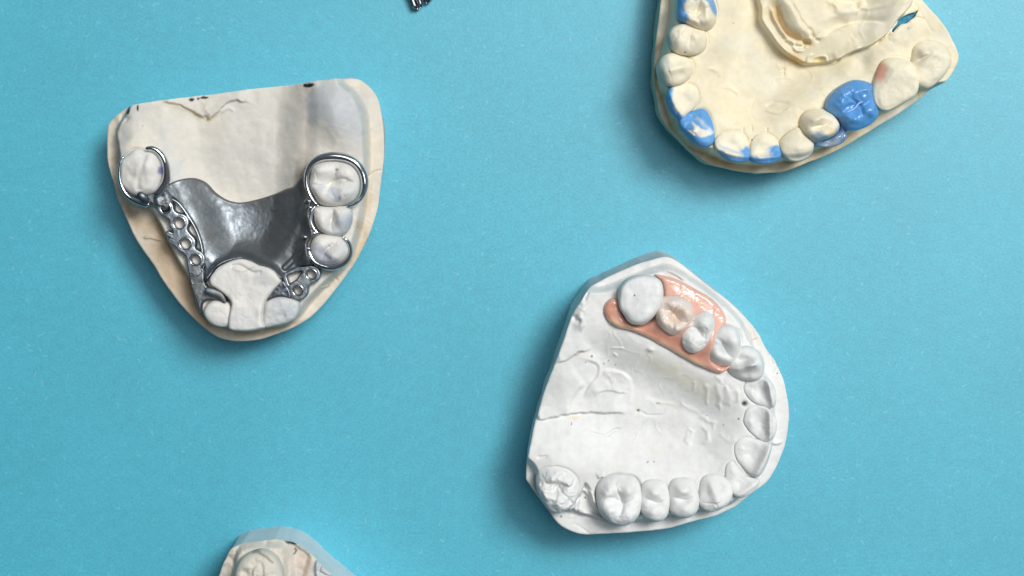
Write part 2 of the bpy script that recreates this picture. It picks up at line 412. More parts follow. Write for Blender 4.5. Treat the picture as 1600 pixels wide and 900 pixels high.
def tooth(parent, origin, pts, kind, zb, zt, out, paint, name="tooth", mat=None, tilt=0, R=None, seed=0, depth=45, zp=None, pw=2.3, amp=1., res=1.15, extra=None, noise=.8, base=None, grow=1.025):
    mat = mat or M_pl; zp = zp or (zb*.5+zt*.5)
    q = P(spl(pts, True, 6), zp); c = q.mean(0); q = c+(q-c)*grow; po = Poly(q)
    o = np.array([out[0], -out[1]], float); o /= np.linalg.norm(o); uu = np.array([o[1], -o[0]])
    a = abs((q-c)@uu).max(); b = abs((q-c)@o).max(); R = R or min(a, b)*.62
    rs = np.random.RandomState(seed+int(abs(c[0]))); jt = lambda s_=.08: (rs.rand()-.5)*2*s_
    def g(u, v, x, y, r): return np.exp(-(((u-x)/r)**2+((v-y)/r)**2))
    if kind == 'molar':
        cu = [(-.42+jt(), -.42+jt()), (.42+jt(), -.42+jt()), (-.42+jt(), .42+jt()), (.42+jt(), .42+jt())]
        w1, w2 = jt(.12), jt(.12)
        def feat(u, v):
            z = sum(9*g(u, v, x, y, .34) for x, y in cu) - 9*g(u, v, .02, 0, .3)
            uv = u+.15*np.sin(v*4+w1*9); vu = v+.12*np.sin(u*5+w2*9)
            z -= 4.5*np.exp(-(uv/.06)**2)*np.clip(1.1-abs(v)*1.3, 0, 1) + 4.5*np.exp(-(vu/.07)**2)*np.clip(1.1-abs(u)*1.3, 0, 1)
            return z
    elif kind == 'premolar':
        w1 = jt(.1)
        def feat(u, v):
            z = 10*g(u*.8, v, 0, .45, .36)+8*g(u*.8, v, 0, -.42, .34) - 5*g(u*.7, v, 0, 0, .25)
            return z - 4.5*np.exp(-((v+.1*np.sin(u*4+w1*9))/.08)**2)*np.clip(1.1-abs(u)*1.4, 0, 1)
    elif kind == 'canine':
        feat = lambda u, v: 12*g(u, v*.7, 0, .25, .38)+4*np.exp(-(u/.2)**2)*(v < .4) - 5*g(u, v, .4, -.2, .25)-5*g(u, v, -.4, -.2, .25)
    elif kind == 'incisor':
        feat = lambda u, v: 10*np.exp(-((v-.52)/.17)**2)*np.clip(1.4-abs(u), 0, 1) - 5*g(u*.8, v, 0, .05, .38)+3*g(u, v, 0, -.55, .3)
    else:
        feat = lambda u, v: 0*u
    sl = tilt
    def zf(X, Y, ph):
        dx = X-c[0]; dy = Y-c[1]; u = (dx*uu[0]+dy*uu[1])/a; v = (dx*o[0]+dy*o[1])/b
        li = ss((.25-v)/.9) if base is not None else 0*v
        t = np.clip(-ph/(R*(1+.9*li)), 0, 1); pr = (1-(1-t)**(pw-.5*li))**(1/(pw-.5*li))
        lo_ = zb + sl*v*.5
        if base is not None: lo_ = lo_*(1-li*(1-t)) + np.minimum(base(X, Y)+.5, zb+4)*li*(1-t)
        z = lo_ + .92*(zt-zb)*pr + .85*amp*feat(u, v)*ss(t*1.6) + noise*fbm(X, Y, 11, seed+3, 4)*ss(t*2) + (2.6*amp*fbm(X, Y, 20, seed+5, 2) - (1.5*wr(X, Y, 14, seed, .05)+.8*wr(X, Y, 8, seed+2, .06))*min(1, noise+.3)*(.3 if kind == 'dome' else .8))*ss(t*1.5)
        if extra: z = z + extra(X, Y, u, v)*ss(t*2)
        return z
    return hf(name, po, po.lo, po.hi, res, zf, lambda x, y, z: (x+(c[0]-x)*.05, y+(c[1]-y)*.05, z-depth), mat, parent, paint, origin, rings=3)

def cast_base(name, parent, origin, out_px, z_out, F, paint, k=.97, d=(0, 0), holes=(), res=1.3, rim=2.2, skcol=None, sharp=(), rough=4):
    q = P(spl(out_px, True, 7, sharp), z_out); po = Poly(q)
    hs = [Poly(P(spl(h, True, 4), z_out)) for h in holes]
    # trimmed edges are never quite true
    def sdf(X, Y):
        r = po(X, Y, 60) + .9*fbm(X, Y, 22, 2, 3)
        for h in hs: r = np.maximum(r, -h(X, Y, 60)-.5*fbm(X, Y, 6, 1, 2))
        return r
    c = q.mean(0)
    def zf(X, Y, ph):
        t = np.clip(-ph/rim, 0, 1)
        return F(X, Y) - rim*.8*(1-np.sqrt(1-(1-t)**2))
    return hf(name, sdf, po.lo, po.hi, res, zf, lambda x, y, z: (c[0]+(x-c[0])*k+d[0], c[1]+(y-c[1])*k+d[1], z*0), M_pl, parent, paint, origin, sharp=True, rings=6, rough=rough, skcol=skcol)

# ================================================================== CAST 1: with the metal framework
Z1 = 122
O1 = [(169,196),(179,183),(199,168),(252,159),(314,150),(400,138.5),(475,131),(549,122.5),(562,125),(576,135),(588,151),(595,172),(599,202),(600,243),(595,284),(590,325),(580,358),(566,390),(543,427),(519,459),(495,486),(468,507),(428,523),(401,531),(363,533),(337,525),(315,509),(289,483),(262,449),(238,411),(214,377),(193,337),(182,310),(176,285),(168,252),(167,223)]
G1 = [(182,192),(178,205),(179,225),(182,246),(182,270),(186,300),(200,318),(228,327),(243,350),(257,377),(273,409),(290,436),(299,462),(308,486),(318,500),(337,510),(358,515),(380,518),(412,513),(440,512),(463,497),(481,474),(505,449),(540,414),(556,374),(567,331),(571,279),(574,253),(572,189),(565,164),(552,142),(535,128),(520,90),(300,100),(225,120),(196,168)]
PL1 = [(246,60),(248,170),(256,215),(262,262),(276,295),(300,345),(322,400),(345,424),(385,424),(420,420),(448,395),(470,350),(474,290),(476,230),(478,170),(480,60)]
F1 = Field(88, Z1)
F1.plateau(G1, 31, 12, grow=4)
F1.plateau(PL1, -26, 50)
F1.plateau([(474,60),(476,170),(474,230),(474,290),(470,350),(455,385),(468,420),(520,400),(560,340),(575,250),(570,60)], 8, 24)
F1.bump(528,184,30,50,0,22).bump(213,215,26,44,0,9).bump(520,225,22,16,0,-4)
F1.bump(385,330,60,55,0,-14).bump(330,255,90,70,10,-5)
F1.bump(172,270,9,30,0,-10).bump(184,330,14,30,-25,-8)
# folds at the back edge
F1.step([(250,158),(276,163),(300,176),(316,187)], 7, 4, 26, wig=2, side=1)
F1.step([(316,187),(328,181),(345,163),(362,156),(392,160)], 6, 4, 20, wig=3, side=1)
F1.line([(314,180),(318,188)], 3, -6); F1.line([(338,176),(352,168),(362,173)], 2, 2)
F1.step([(180,176),(182,200),(184,225)], 4, 3, 8, wig=3, side=-1)
F1.step([(176,246),(184,258),(178,275),(186,290)], 6, 3, 6, wig=5, side=1)
F1.line([(555,287),(572,276),(584,268),(596,266)], 1.4, -3, wig=2); F1.line([(520,425),(519,434),(524,442)], 1.2, -3); F1.line([(498,452),(510,448),(513,442)], 1.5, 4)
F1.line([(216,372),(232,374),(248,378)], 2, 4, wig=3); F1.line([(190,178),(200,190)], 5, -4)
T1 = dict(m_left=ell(220,270,33,37,0,2.2), m_right=[(484,276),(487,262),(496,254),(512,251),(532,252),(548,257),(558,268),(562,284),(559,302),(550,315),(532,321),(512,322),(497,317),(488,303),(483,290)],
  p_up=[(490,326),(498,322),(515,323),(532,322),(546,324),(549,338),(546,354),(538,365),(524,370),(508,366),(496,357),(490,343)],
  p_low=[(484,388),(487,376),(496,367),(512,366),(528,369),(541,376),(546,390),(541,402),(530,411),(514,414),(499,411),(488,402)],
  i_left=[(318,489),(323,476),(334,470),(350,471),(359,476),(362,492),(360,506),(352,511),(338,510),(325,503)],
  i_right=[(412,486),(414,474),(424,467),(440,464),(456,467),(466,473),(466,486),(460,499),(446,506),(428,510),(414,512),(411,500)],
  mid=[(358,513),(357,494),(361,474),(352,462),(341,454),(330,446),(329,434),(340,421),(356,411),(376,406),(392,410),(404,415),(420,419),(431,427),(438,440),(430,450),(422,460),(414,472),(411,486),(411,500),(413,511),(396,516),(376,517)])
F1s = Field(88, Z1); F1s.ops = list(F1.ops)      # smooth form, for what is cast onto it
for k, q in T1.items():
    if k != 'mid': F1.line(q, 1.9, -3.5, closed=True)
F1.wrinkle(55, -.4, 2).wrinkle(26, .3, 6); F1.noise(60, 4, 1, 3).noise(9, .45, 6, 4)
c0 = P((385, 320), 0)[0]; ORG1 = (c0[0], c0[1], 0)
cast1 = empty("dental_cast", "cream and grey plaster cast wearing the dark metal framework, left of the picture", "dental cast", ORG1, "plaster dental casts on the blue paper")
WH1 = (.705, .675, .615); TAN = (.60, .47, .31); BLG = (.47, .50, .53)
pb1 = Paint(WH1, Z1)
q_g1 = Poly(P(spl(G1, True, 5), Z1))
pb1.add(lambda X, Y, Z: .95*ss((q_g1(X+2*fbm(X,Y,9,1,3), Y, 30)+5)/7), (.725, .655, .545))
pb1.poly([(180,315),(205,335),(235,345),(262,395),(290,440),(300,470),(320,508),(350,528),(300,505),(255,445),(215,380)], (.55, .37, .19), .6, 9, 5)
pb1.line([(236,345),(256,382),(275,418),(292,445),(300,475),(318,506)], 7, (.36, .21, .09), .75, 5)
pb1.line([(318,506),(350,518),(390,524),(430,517),(460,504)], 5, (.50, .33, .16), .6, 5)
pb1.line([(171,250),(178,300),(196,335)], 9, (.30, .22, .15), .55, 6)
pb1.line([(474,140),(475,190),(474,240),(470,285)], 9, (.50, .37, .24), .28, 5)  # tan shading along the ridge's inner edge, painted in
pb1.blob(470,285,14,30,8,(.24,.20,.15),.7,8)
pb1.line([(560,350),(568,375),(545,410)], 6, (.62, .48, .30), .7, 6); pb1.blob(573,310,7,28,5,(.55,.42,.27),.5,8)
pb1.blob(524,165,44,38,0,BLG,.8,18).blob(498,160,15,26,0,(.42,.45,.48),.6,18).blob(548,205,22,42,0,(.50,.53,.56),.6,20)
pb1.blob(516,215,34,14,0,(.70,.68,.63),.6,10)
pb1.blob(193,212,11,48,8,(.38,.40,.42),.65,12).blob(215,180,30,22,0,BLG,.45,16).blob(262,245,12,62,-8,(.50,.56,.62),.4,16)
pb1.noise(46, (.55,.56,.56), .25, 3, .05, .6); pb1.noise(70, (.72,.66,.55), .4, 8, .0, .6)
pb1.line([(300,176),(318,187),(332,180)], 3, (.52,.44,.26), .6, 2); pb1.line([(255,159),(285,170),(305,182)], 3.5, (.55,.48,.34), .55, 2)
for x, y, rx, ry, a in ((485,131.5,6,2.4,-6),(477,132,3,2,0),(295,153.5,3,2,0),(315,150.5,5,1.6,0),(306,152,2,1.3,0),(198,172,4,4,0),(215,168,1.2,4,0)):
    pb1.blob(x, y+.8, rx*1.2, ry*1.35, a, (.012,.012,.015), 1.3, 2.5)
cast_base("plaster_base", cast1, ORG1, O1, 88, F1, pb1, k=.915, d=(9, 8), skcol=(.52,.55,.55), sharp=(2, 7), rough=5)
def pt(base, z=150): return Paint(base, z)
WT = (.73, .715, .675)
def smear(p, x, y, rx, ry, a=.5, c=(.42,.47,.54)): return p.blob(x, y, rx, ry, 20, c, a, 10)
p = pt(WT, 145); p.line([(232,240),(226,262),(232,285)], 2.5, (.52,.52,.50), .4); p.blob(250,267,3.5,7,0,(.08,.10,.35),.85,3)
tooth(cast1, ORG1, T1['m_left'], 'dome', 132, 152, (-1, .1), p, R=20, extra=lambda X, Y, u, v: 4*np.exp(-((u-.25)/.35)**2-((v+.3)/.5)**2)-2*np.exp(-((v+.05+.2*np.sin(3*u))/.14)**2)*(abs(u) < .7)-3*v)
p = pt(WT, 145); smear(p,500,290,7,8); smear(p,525,305,12,8,.7); p.blob(532,309,4,4,0,(.2,.2,.24),.7,5); p.blob(527,264,3,2,0,(.15,.15,.16),.7,4); p.blob(545,281,8,3,20,(.34,.33,.28),.6,8); smear(p,548,300,8,14,.4)
tooth(cast1, ORG1, T1['m_right'], 'molar', 132, 154, (1, 0), p, R=14, amp=.9, seed=2)
p = pt(WT, 145); smear(p,536,345,14,16,.75); p.blob(524,332,4,9,-30,(.3,.31,.34),.5,4); smear(p,525,362,14,8,.4)
tooth(cast1, ORG1, T1['p_up'], 'premolar', 132, 152, (1, -.1), p, R=11, seed=4)
p = pt(WT, 145); smear(p,512,402,22,10,.8,(.34,.37,.46)); smear(p,495,385,8,9,.6); p.line([(508,396),(517,404)],2,(.15,.15,.17),.8); smear(p,535,385,8,14,.35)
tooth(cast1, ORG1, T1['p_low'], 'premolar', 132, 152, (.7, .5), p, R=12, seed=5, amp=.7)
p = pt(WT, 140); smear(p,325,500,10,12,.35)
tooth(cast1, ORG1, T1['i_left'], 'dome', 128, 143, (-.4, 1), p, R=10)
p = pt((.62,.63,.62), 140); smear(p,452,492,12,12,.5); smear(p,435,480,22,16,.25)
tooth(cast1, ORG1, T1['i_right'], 'dome', 128, 143, (.5, 1), p, R=12, noise=2)
p = pt(WT, 140); p.line([(362,421),(382,424),(398,417)], 1.6, (.45,.42,.36), .5); smear(p,410,430,14,12,.25); smear(p,420,445,10,10,.2); smear(p,380,500,30,14,.2)
b_ = tooth(cast1, ORG1, T1['mid'], 'dome', 133, 147, (0, 1), p, name="plaster_block", R=7, noise=.9, extra=lambda X, Y, u, v: -3*np.exp(-((v+.62+.1*np.sin(u*6))/.05)**2)*(abs(u) < .4)+3*v)

# ---- the metal framework
fw = empty("denture_framework", "dark grey cast metal partial denture framework with clasps, lying on the left cast", "denture framework", ORG1)
def on1(px, dz, z=Z1):
    w_ = P(px, z); return np.column_stack([w_, F1s(w_[:, 0], w_[:, 1])+dz])
PLATE = [(249,296),(262,288),(278,281),(298,278),(316,285),(331,301),(349,313),(370,317),(400,311),(425,303),(445,295),(458,291),(470,276),(480,262),(489,300),(488,318),(486,337),(492,357),(493,366),(484,378),(484,392),(488,406),(484,413),(468,418),(452,424),(443,436),(437,433),(424,420),(404,413),(392,408),(376,404),(352,410),(338,420),(328,434),(322,440),(320,420),(318,400),(315,380),(306,356),(294,337),(279,317),(267,308),(254,303)]
def sdf_poly(pts, z=Z1, n=5, sharp=()): return Poly(P(spl(pts, True, n, sharp), z))
def slab(name, sd, thick, R, mat, lo, hi, zadd=None, res=1.1, nz=.8, drop=9):
    def zf(X, Y, ph):
        t = np.clip(-ph/R, 0, 1)
        z = np.maximum(F1s(X, Y), 60) + thick*np.sqrt(1-(1-t)**2) + nz*fbm(X, Y, 8, 7, 4)
        if zadd: z = z + zadd(X, Y)
        return z
    return hf(name, sd, lo, hi, res, zf, lambda x, y, z: (x, y, z-drop), mat, fw, None, ORG1, rings=2)
pq = sdf_poly(PLATE)
bq = P([(452,345),(390,330)], Z1)
def zplate(X, Y):
    # plate runs up the inner tooth walls and bears on the front block
    q = P(spl([(330,436),(352,411),(376,404),(404,413),(424,420),(440,434)], False, 5), Z1); d = seg_dist(X, Y, q[:-1], q[1:])[0]
    r = P(spl([(484,262),(489,300),(486,337),(493,362),(484,390),(486,410)], False, 5), Z1); e = seg_dist(X, Y, r[:-1], r[1:])[0]
    m = P(spl([(489,345),(478,378),(462,402),(446,418)], False, 5), Z1); f = seg_dist(X, Y, m[:-1], m[1:])[0]
    return 15*np.exp(-(d/7)**2) + 20*np.exp(-(e/10)**2) + 4*np.exp(-(f/4)**4) + 3
slab("palatal_plate", pq, 6, 3, M_met, pq.lo, pq.hi, zplate, nz=.5)
tube("plate_border", np.column_stack([P([(266,309),(280,318),(294,337),(306,357),(314,378),(318,400),(319,418)], Z1), on1([(266,309),(280,318),(294,337),(306,357),(314,378),(318,400),(319,418)], 9)[:, 2]]), 2.0, 2.6, M_metr, fw, ORG1)
tube("plate_border", on1([(330,437),(340,422),(354,412),(376,405),(396,410),(410,416),(424,421),(434,430),(438,438)], 20), 1.7, 1.7, M_met, fw, ORG1)
# pierced retention strips: rings joined by webs
def ring_strip(name, rings, webs, extra=None, thick=7):
    cs = [(P((x, y), Z1)[0], r, h) for x, y, r, h in rings]; ws = [(P(a, Z1)[0], P(b, Z1)[0], w_) for a, b, w_ in webs]
    def sd(X, Y):
        r = np.full(X.size, 1e9)
        def sm(a, b, k=3.0):
            h = np.clip(.5+.5*(b-a)/k, 0, 1); return b*(1-h)+a*h-k*h*(1-h)
        for c_, R_, h_ in cs: r = sm(r, np.hypot(X-c_[0], Y-c_[1])-R_)
        for a, b, w_ in ws: r = sm(r, seg_dist(X, Y, a[None], b[None])[0]-w_)
        if extra: r = np.minimum(r, extra(X, Y))
        for c_, R_, h_ in cs:
            if h_ > 0: r = np.maximum(r, h_-np.hypot(X-c_[0], Y-c_[1]))
        return r
    pts = np.array([c_ for c_, *_ in cs]+[a for a, *_ in ws]+[b for _, b, _ in ws]); lo = pts.min(0)-20; hi = pts.max(0)+20
    return slab(name, sd, thick, 2, M_metr, lo, hi, lambda X, Y: 9, res=.8, nz=.35)
ring_strip("retention_strip", [(261,325,12.5,6.6),(282,348,15,8),(292,380,15.5,7.8),(308,405,14.5,7.4)],
   [((240,307),(258,320),9),((266,333),(277,342),9),((283,360),(289,370),11),((297,390),(303,397),10),((265,365),(280,372),5),((268,376),(284,384),5),((308,417),(309,424),8),((298,412),(300,424),4)])
ring_strip("retention_strip", [(488,428,14,6.6),(467,453,15.5,6.6)], [((478,436),(473,444),11),((448,428),(466,420),3.5),((466,420),(480,419),4),((446,432),(452,450),4),((452,450),(458,458),5)])
for x, y, r in ((261,325,8.2),(282,348,9.6),(292,380,9.4),(308,405,9),(488,428,8.2),(467,453,8.2)):   # thin rim round each hole
    a = np.linspace(0, 2*np.pi, 16, endpoint=False)
    tube("ring_rim", on1(np.column_stack([x+r*np.cos(a), y+r*np.sin(a)]), 16.2), 1.2, .9, M_pol, fw, ORG1, n=8, closed=True, sub=3)
# finishing pieces at the front
SA = [(296,419),(308,417),(320,419),(322,440),(330,450),(344,454),(352,461),(358,474),(352,476),(342,470),(326,468),(318,474),(315,490),(309,487),(303,468),(299,446)]
qa = sdf_poly(SA); slab("finishing_strip", qa, 6, 2.5, M_met, qa.lo, qa.hi, lambda X, Y: 9, res=.9)
SB = [(444,437),(434,443),(425,453),(419,468),(430,464),(442,462),(456,466),(454,452)]
qb = sdf_poly(SB); slab("lingual_rest", qb, 5, 2, M_metd, qb.lo, qb.hi, lambda X, Y: 12, res=.9)
tube("rest_arm", on1([(322,452),(334,455),(347,460),(356,472)], 22), [5.5, 6, 5, 2.5], [3, 3, 2.5, 1.5], M_met, fw, ORG1)
a = np.linspace(rad(60), rad(300), 10)
tube("raised_letter_mark", on1(np.column_stack([306+4.5*np.cos(a), 437+6.5*np.sin(a)]), 15.5), 1.0, .8, M_metr, fw, ORG1, n=8)
# joint by the left molar
JA = [(211,310),(216,300),(226,297),(236,303),(246,297),(256,292),(266,300),(272,316),(262,330),(250,326),(238,322),(222,326),(208,318)]
qj = sdf_poly(JA); slab("clasp_joint", qj, 9, 8, M_met, qj.lo, qj.hi, lambda X, Y: 8, res=.9, nz=2.5)
def zt(px, z): return np.column_stack([P(px, 145), np.broadcast_to(np.asarray(z, float), (len(px),))])
tube("clasp_arm", zt([(228,232),(240,232),(251,240),(258,253),(260,268),(258,283),(251,295),(240,306)], [150,149,147,145,143,141,140,140]), [2.8,3.6,4.4,5,5.6,6.4,7,6], [3,4,5,6,6,6,6,5], M_pol, fw, ORG1)
tube("clasp_arm", zt([(192,243),(187,254),(185,272),(188,290),(196,304),(207,312),(220,317),(232,320)], [136,136,136,136,136,136,137,138]), [2.2,2.6,3,3.4,3.8,4.4,5,5], [3,4,4,4,4,4,4,4], M_pol, fw, ORG1)
tube("occlusal_rest", zt([(231,318),(224,308),(217,301)], [146,152,153]), [7,6.5,4.5], [4,4,3], M_metd, fw, ORG1)
tube("clasp_arm", zt([(498,322),(487,309),(480,291),(480,272),(487,257),(500,248),(520,244),(541,247),(557,256),(567,271),(570,288),(566,304),(557,316),(543,323)], [150,148,147,147,147,148,148,147,146,145,145,145,147,149]), [2.4,3.4,4,4.2,5,6,6.4,6.2,5.8,5.8,5.4,4.4,3.2,2], [4,5,5,5,6,7,7,7,7,6,6,5,4,3], M_pol, fw, ORG1)
tube("clasp_arm", zt([(537,370),(545,379),(548,392),(544,404),(534,413),(518,418),(502,415),(490,408),(484,397),(482,386)], [148,146,144,143,142,142,142,142,142,142]), [1.8,2.6,3,3.6,4.4,4.8,4.6,4,3.4,3], [2.5,3,3.5,4,4.5,4.5,4.5,4,3.5,3], M_pol, fw, ORG1)
tube("proximal_bead", zt([(494,321),(487,330),(486,345),(491,358),(499,366)], 146), [2.2,3.4,3.4,3.2,2], [3,4,4,4,3], M_pol, fw, ORG1)
for x, y in ((484,316),(486,326),(478,372),(492,366),(483,390)):
    tube("casting_nub", zt([(x-9,y+1),(x-3,y-2),(x+4,y)], [140,147,146]), [2.5,3.5,2.5], [2.5,3,2.5], M_metr, fw, ORG1)

# ================================================================== CAST 2: cream, blue wax, top right
Z2 = 130
O2 = [(1033,0),(1030,25),(1023,87),(1022,124),(1026,149),(1034,184),(1056,212),(1081,236),(1109,255),(1149,266),(1193,270),(1224,268),(1260,255),(1284,246),(1318,230),(1364,202),(1414,171),(1455,140),(1473,124),(1486,102),(1487,86),(1473,56),(1458,34),(1433,6),(1410,-25),(1370,-80),(1290,-130),(1180,-145),(1090,-120),(1045,-65)]
G2 = [(1052,-60),(1049,0),(1046,30),(1036,70),(1030,100),(1030,130),(1040,160),(1050,190),(1064,215),(1090,234),(1120,246),(1150,256),(1195,260),(1240,252),(1280,238),(1330,213),(1370,186),(1415,166),(1450,142),(1500,130),(1520,60),(1480,-10),(1400,-120),(1100,-140)]
PL2 = [(1110,-120),(1120,0),(1116,50),(1094,90),(1090,140),(1108,170),(1124,195),(1150,205),(1200,205),(1250,175),(1290,150),(1330,120),(1368,90),(1400,40),(1400,-120)]
F2 = Field(82, Z2)
F2.plateau(G2, 42, 12); F2.plateau(PL2, -30, 55)
F2.plateau([(1192,-60),(1192,12),(1189,32),(1205,58),(1222,78),(1244,90),(1258,97),(1275,98),(1296,97),(1316,92),(1340,80),(1356,76),(1372,64),(1384,55),(1400,30),(1430,0),(1440,-100)], 20, 4, warp=7)
F2.plateau([(1208,-60),(1213,5),(1222,40),(1236,55),(1252,60),(1268,70),(1282,62),(1318,42),(1340,35),(1362,34),(1392,20),(1440,-60)], 8, 16, warp=16)
F2.line([(1200,14),(1212,38),(1228,62),(1246,74)], 4, -7, wig=2); F2.line([(1214,5),(1222,32),(1236,52),(1256,62),(1270,70)], 3.4, -11)
F2.line([(1213,-6),(1232,4),(1244,24),(1252,44),(1260,56)], 11, 9); F2.line([(1236,68),(1256,72),(1262,64),(1268,70)], 2, -5, wig=2)
F2.step([(1276,62),(1318,42),(1340,35),(1362,34),(1386,38)], 6, 3, 30, side=-1); F2.line([(1268,50),(1276,60),(1284,63)], 2, -6)
F2.line([(1296,-4),(1306,8),(1320,14),(1345,12),(1400,2)], 6, 4, wig=6); F2.line([(1300,-14),(1320,2),(1370,-6)], 8, -5, wig=6)
F2.bump(1284,92,8,4,0,-9); F2.line([(1273,91),(1284,87),(1293,88),(1294,96)], 1.5, 3); F2.line([(1305,98),(1318,90),(1332,82),(1348,77),(1360,76)], 1.8, -6, wig=2)
F2.line([(1372,66),(1383,55)], 1.6, -8); F2.bump(1408,60,40,18,-30,8); F2.bump(1350,100,16,12,-30,-8).bump(1330,105,20,14,-30,5)
F2.step([(1426,20),(1418,34),(1404,40),(1394,48),(1384,56)], 5, 3, 14, wig=4, side=1)
F2.line([(1428,26),(1436,28),(1446,30)], 1.4, -3, wig=2); F2.line([(1418,46),(1428,34)], 1.5, 2.5)
for L in ([(1160,206),(1162,198)],[(1174,195),(1175,205)],[(1200,200),(1198,206)]): F2.line(L, 1.3, -3, wig=2)
F2.line([(1108,104),(1128,112),(1128,120)], 3, 2.5, wig=4); F2.line([(1130,135),(1148,138),(1158,148)], 2.4, 2.5, wig=4); F2.line([(1200,166),(1212,160),(1236,162)], 2.4, -2.5, wig=3)
F2.line([(1226,110),(1230,104),(1232,118)], 1.2, -3, wig=3); F2.line([(1198,172),(1218,176),(1238,168)], 2, 2, wig=3)
TT2 = dict(a=[(1059,10),(1062,-8),(1085,-16),(1112,-8),(1121,10),(1121,30),(1114,42),(1102,46),(1085,42),(1069,35),(1060,28)],
  b=[(1044,58),(1050,44),(1066,37),(1086,38),(1102,46),(1107,60),(1103,76),(1090,84),(1070,85),(1054,80)],
  c=[(1029,100),(1036,88),(1052,82),(1068,84),(1080,92),(1085,105),(1080,120),(1066,130),(1050,134),(1040,130),(1031,118)],
  d=[(1043,148),(1048,137),(1062,132),(1078,131),(1090,139),(1093,154),(1086,168),(1074,178),(1064,187),(1054,180),(1046,165)],
  e=[(1062,186),(1070,178),(1082,174),(1098,170),(1108,178),(1115,196),(1117,214),(1112,226),(1100,229),(1084,222),(1070,208),(1063,198)],
  f=[(1118,218),(1128,208),(1145,205),(1160,207),(1168,217),(1172,234),(1170,248),(1158,253),(1142,251),(1126,240),(1118,230)],
  g=[(1172,240),(1174,224),(1182,212),(1194,208),(1206,211),(1217,222),(1222,236),(1218,248),(1200,256),(1180,254),(1173,250)],
  h=[(1219,224),(1226,212),(1240,202),(1250,199),(1262,206),(1271,218),(1272,232),(1266,244),(1250,252),(1234,251),(1222,241)],
  i=[(1252,188),(1258,176),(1272,170),(1290,170),(1302,178),(1312,194),(1310,206),(1300,214),(1288,219),(1274,222),(1264,214),(1255,202)],
  k=[(1368,126),(1374,108),(1382,94),(1400,89),(1420,92),(1430,100),(1434,116),(1436,134),(1430,150),(1410,162),(1388,173),(1374,170),(1366,158),(1364,140)],
  l=[(1428,84),(1432,72),(1444,65),(1460,66),(1474,72),(1484,84),(1486,98),(1480,112),(1466,128),(1450,138),(1438,134),(1430,122),(1428,104)])
for k, q in TT2.items(): F2.line(q, 1.7, -2.2, closed=True)
F2s = Field(82, Z2); F2s.ops = [f for f in F2.ops[:2]]
F2.line([(1196,0),(1193,28),(1208,55),(1226,75),(1247,87)], 3, 4); F2.line([(1222,60),(1238,66),(1246,76),(1258,80)], 2.2, 5, wig=4); F2.line([(1204,8),(1216,36),(1234,62)], 2, 4, wig=3)
F2.step([(1250,52),(1262,60),(1276,58),(1300,44)], 5, 3, 12, wig=3, side=-1); F2.line([(1230,-6),(1246,18),(1258,40),(1272,52)], 3, -5, wig=3); F2.line([(1262,98),(1266,88),(1274,82)], 2, 3, wig=3)
F2.step([(1300,97),(1318,90),(1334,82),(1350,76)], 5, 2.5, 14, wig=4, side=1)
F2.wrinkle(50, -.8, 1).wrinkle(26, .7, 4); F2.noise(60, 4, 4, 3).noise(10, .4, 2, 3)
CR = (.815, .74, .545); ORG_ = (.80, .52, .18); BLU = (.10, .33, .69)
c0 = P((1250, 80), 0)[0]; ORG2 = (c0[0], c0[1], 0)
cast2 = empty("dental_cast", "cream yellow plaster cast with blue wax on several teeth, cut by the top edge", "dental cast", ORG2, "plaster dental casts on the blue paper")
pb2 = Paint(CR, Z2); q_g2 = Poly(P(spl(G2, True, 5), Z2))
pb2.add(lambda X, Y, Z: .8*ss((q_g2(X, Y, 30)+4)/6), (.70, .60, .40))
pb2.line([(1040,150),(1050,185),(1070,215),(1100,238),(1125,250)], 7, (.34,.24,.12), .7, 5); pb2.line([(1030,20),(1028,80),(1028,120),(1040,160)], 4, (.42,.32,.18), .6, 5)
pb2.line([(1125,250),(1160,262),(1210,262)], 4, (.66,.48,.20), .5, 4)
pb2.line([(1184,10),(1187,35),(1202,62),(1222,82),(1245,92)], 11, (.80,.60,.28), .55, 5); pb2.line([(1240,84),(1250,93),(1258,97)], 4, ORG_, .8, 3)
pb2.line([(1211,5),(1219,32),(1232,50),(1252,60),(1268,69)], 5, ORG_, .6, 3); pb2.line([(1200,14),(1212,38),(1228,62)], 4, (.68,.55,.26), .45, 3)
pb2.blob(1325,4,38,8,0,(.80,.68,.38),.4,8).blob(1283,93,10,4,0,(.72,.55,.16),.7,3)
pb2.blob(1352,100,12,22,30,(.66,.60,.40),.5,6).blob(1160,90,40,60,0,(.84,.78,.60),.5,15)
pb2.line([(1252,182),(1250,196),(1258,208)], 3, ORG_, .55, 2); pb2.line([(1262,206),(1271,217)], 3, ORG_, .7, 2); pb2.line([(1427,100),(1430,122),(1440,136)], 3, (.74,.58,.22), .7, 2)
pb2.blob(1377,112,7,15,22,(.78,.42,.30),.9,4)
pb2.noise(50, (.84,.82,.72), .5, 2, 0, .5); pb2.noise(24, (.72,.64,.44), .25, 5, .1, .6)
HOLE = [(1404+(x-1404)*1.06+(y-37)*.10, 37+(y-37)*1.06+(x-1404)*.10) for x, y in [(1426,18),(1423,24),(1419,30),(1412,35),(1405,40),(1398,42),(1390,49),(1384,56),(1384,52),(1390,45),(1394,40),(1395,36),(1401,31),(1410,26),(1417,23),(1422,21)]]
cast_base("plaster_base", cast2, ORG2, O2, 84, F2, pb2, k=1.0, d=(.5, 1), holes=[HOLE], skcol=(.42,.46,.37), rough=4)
hq = Poly(P(spl([(x+(x-1405)*.15, y+(y-37)*.15) for x, y in HOLE], True, 4), 84)); hq.p = hq.p
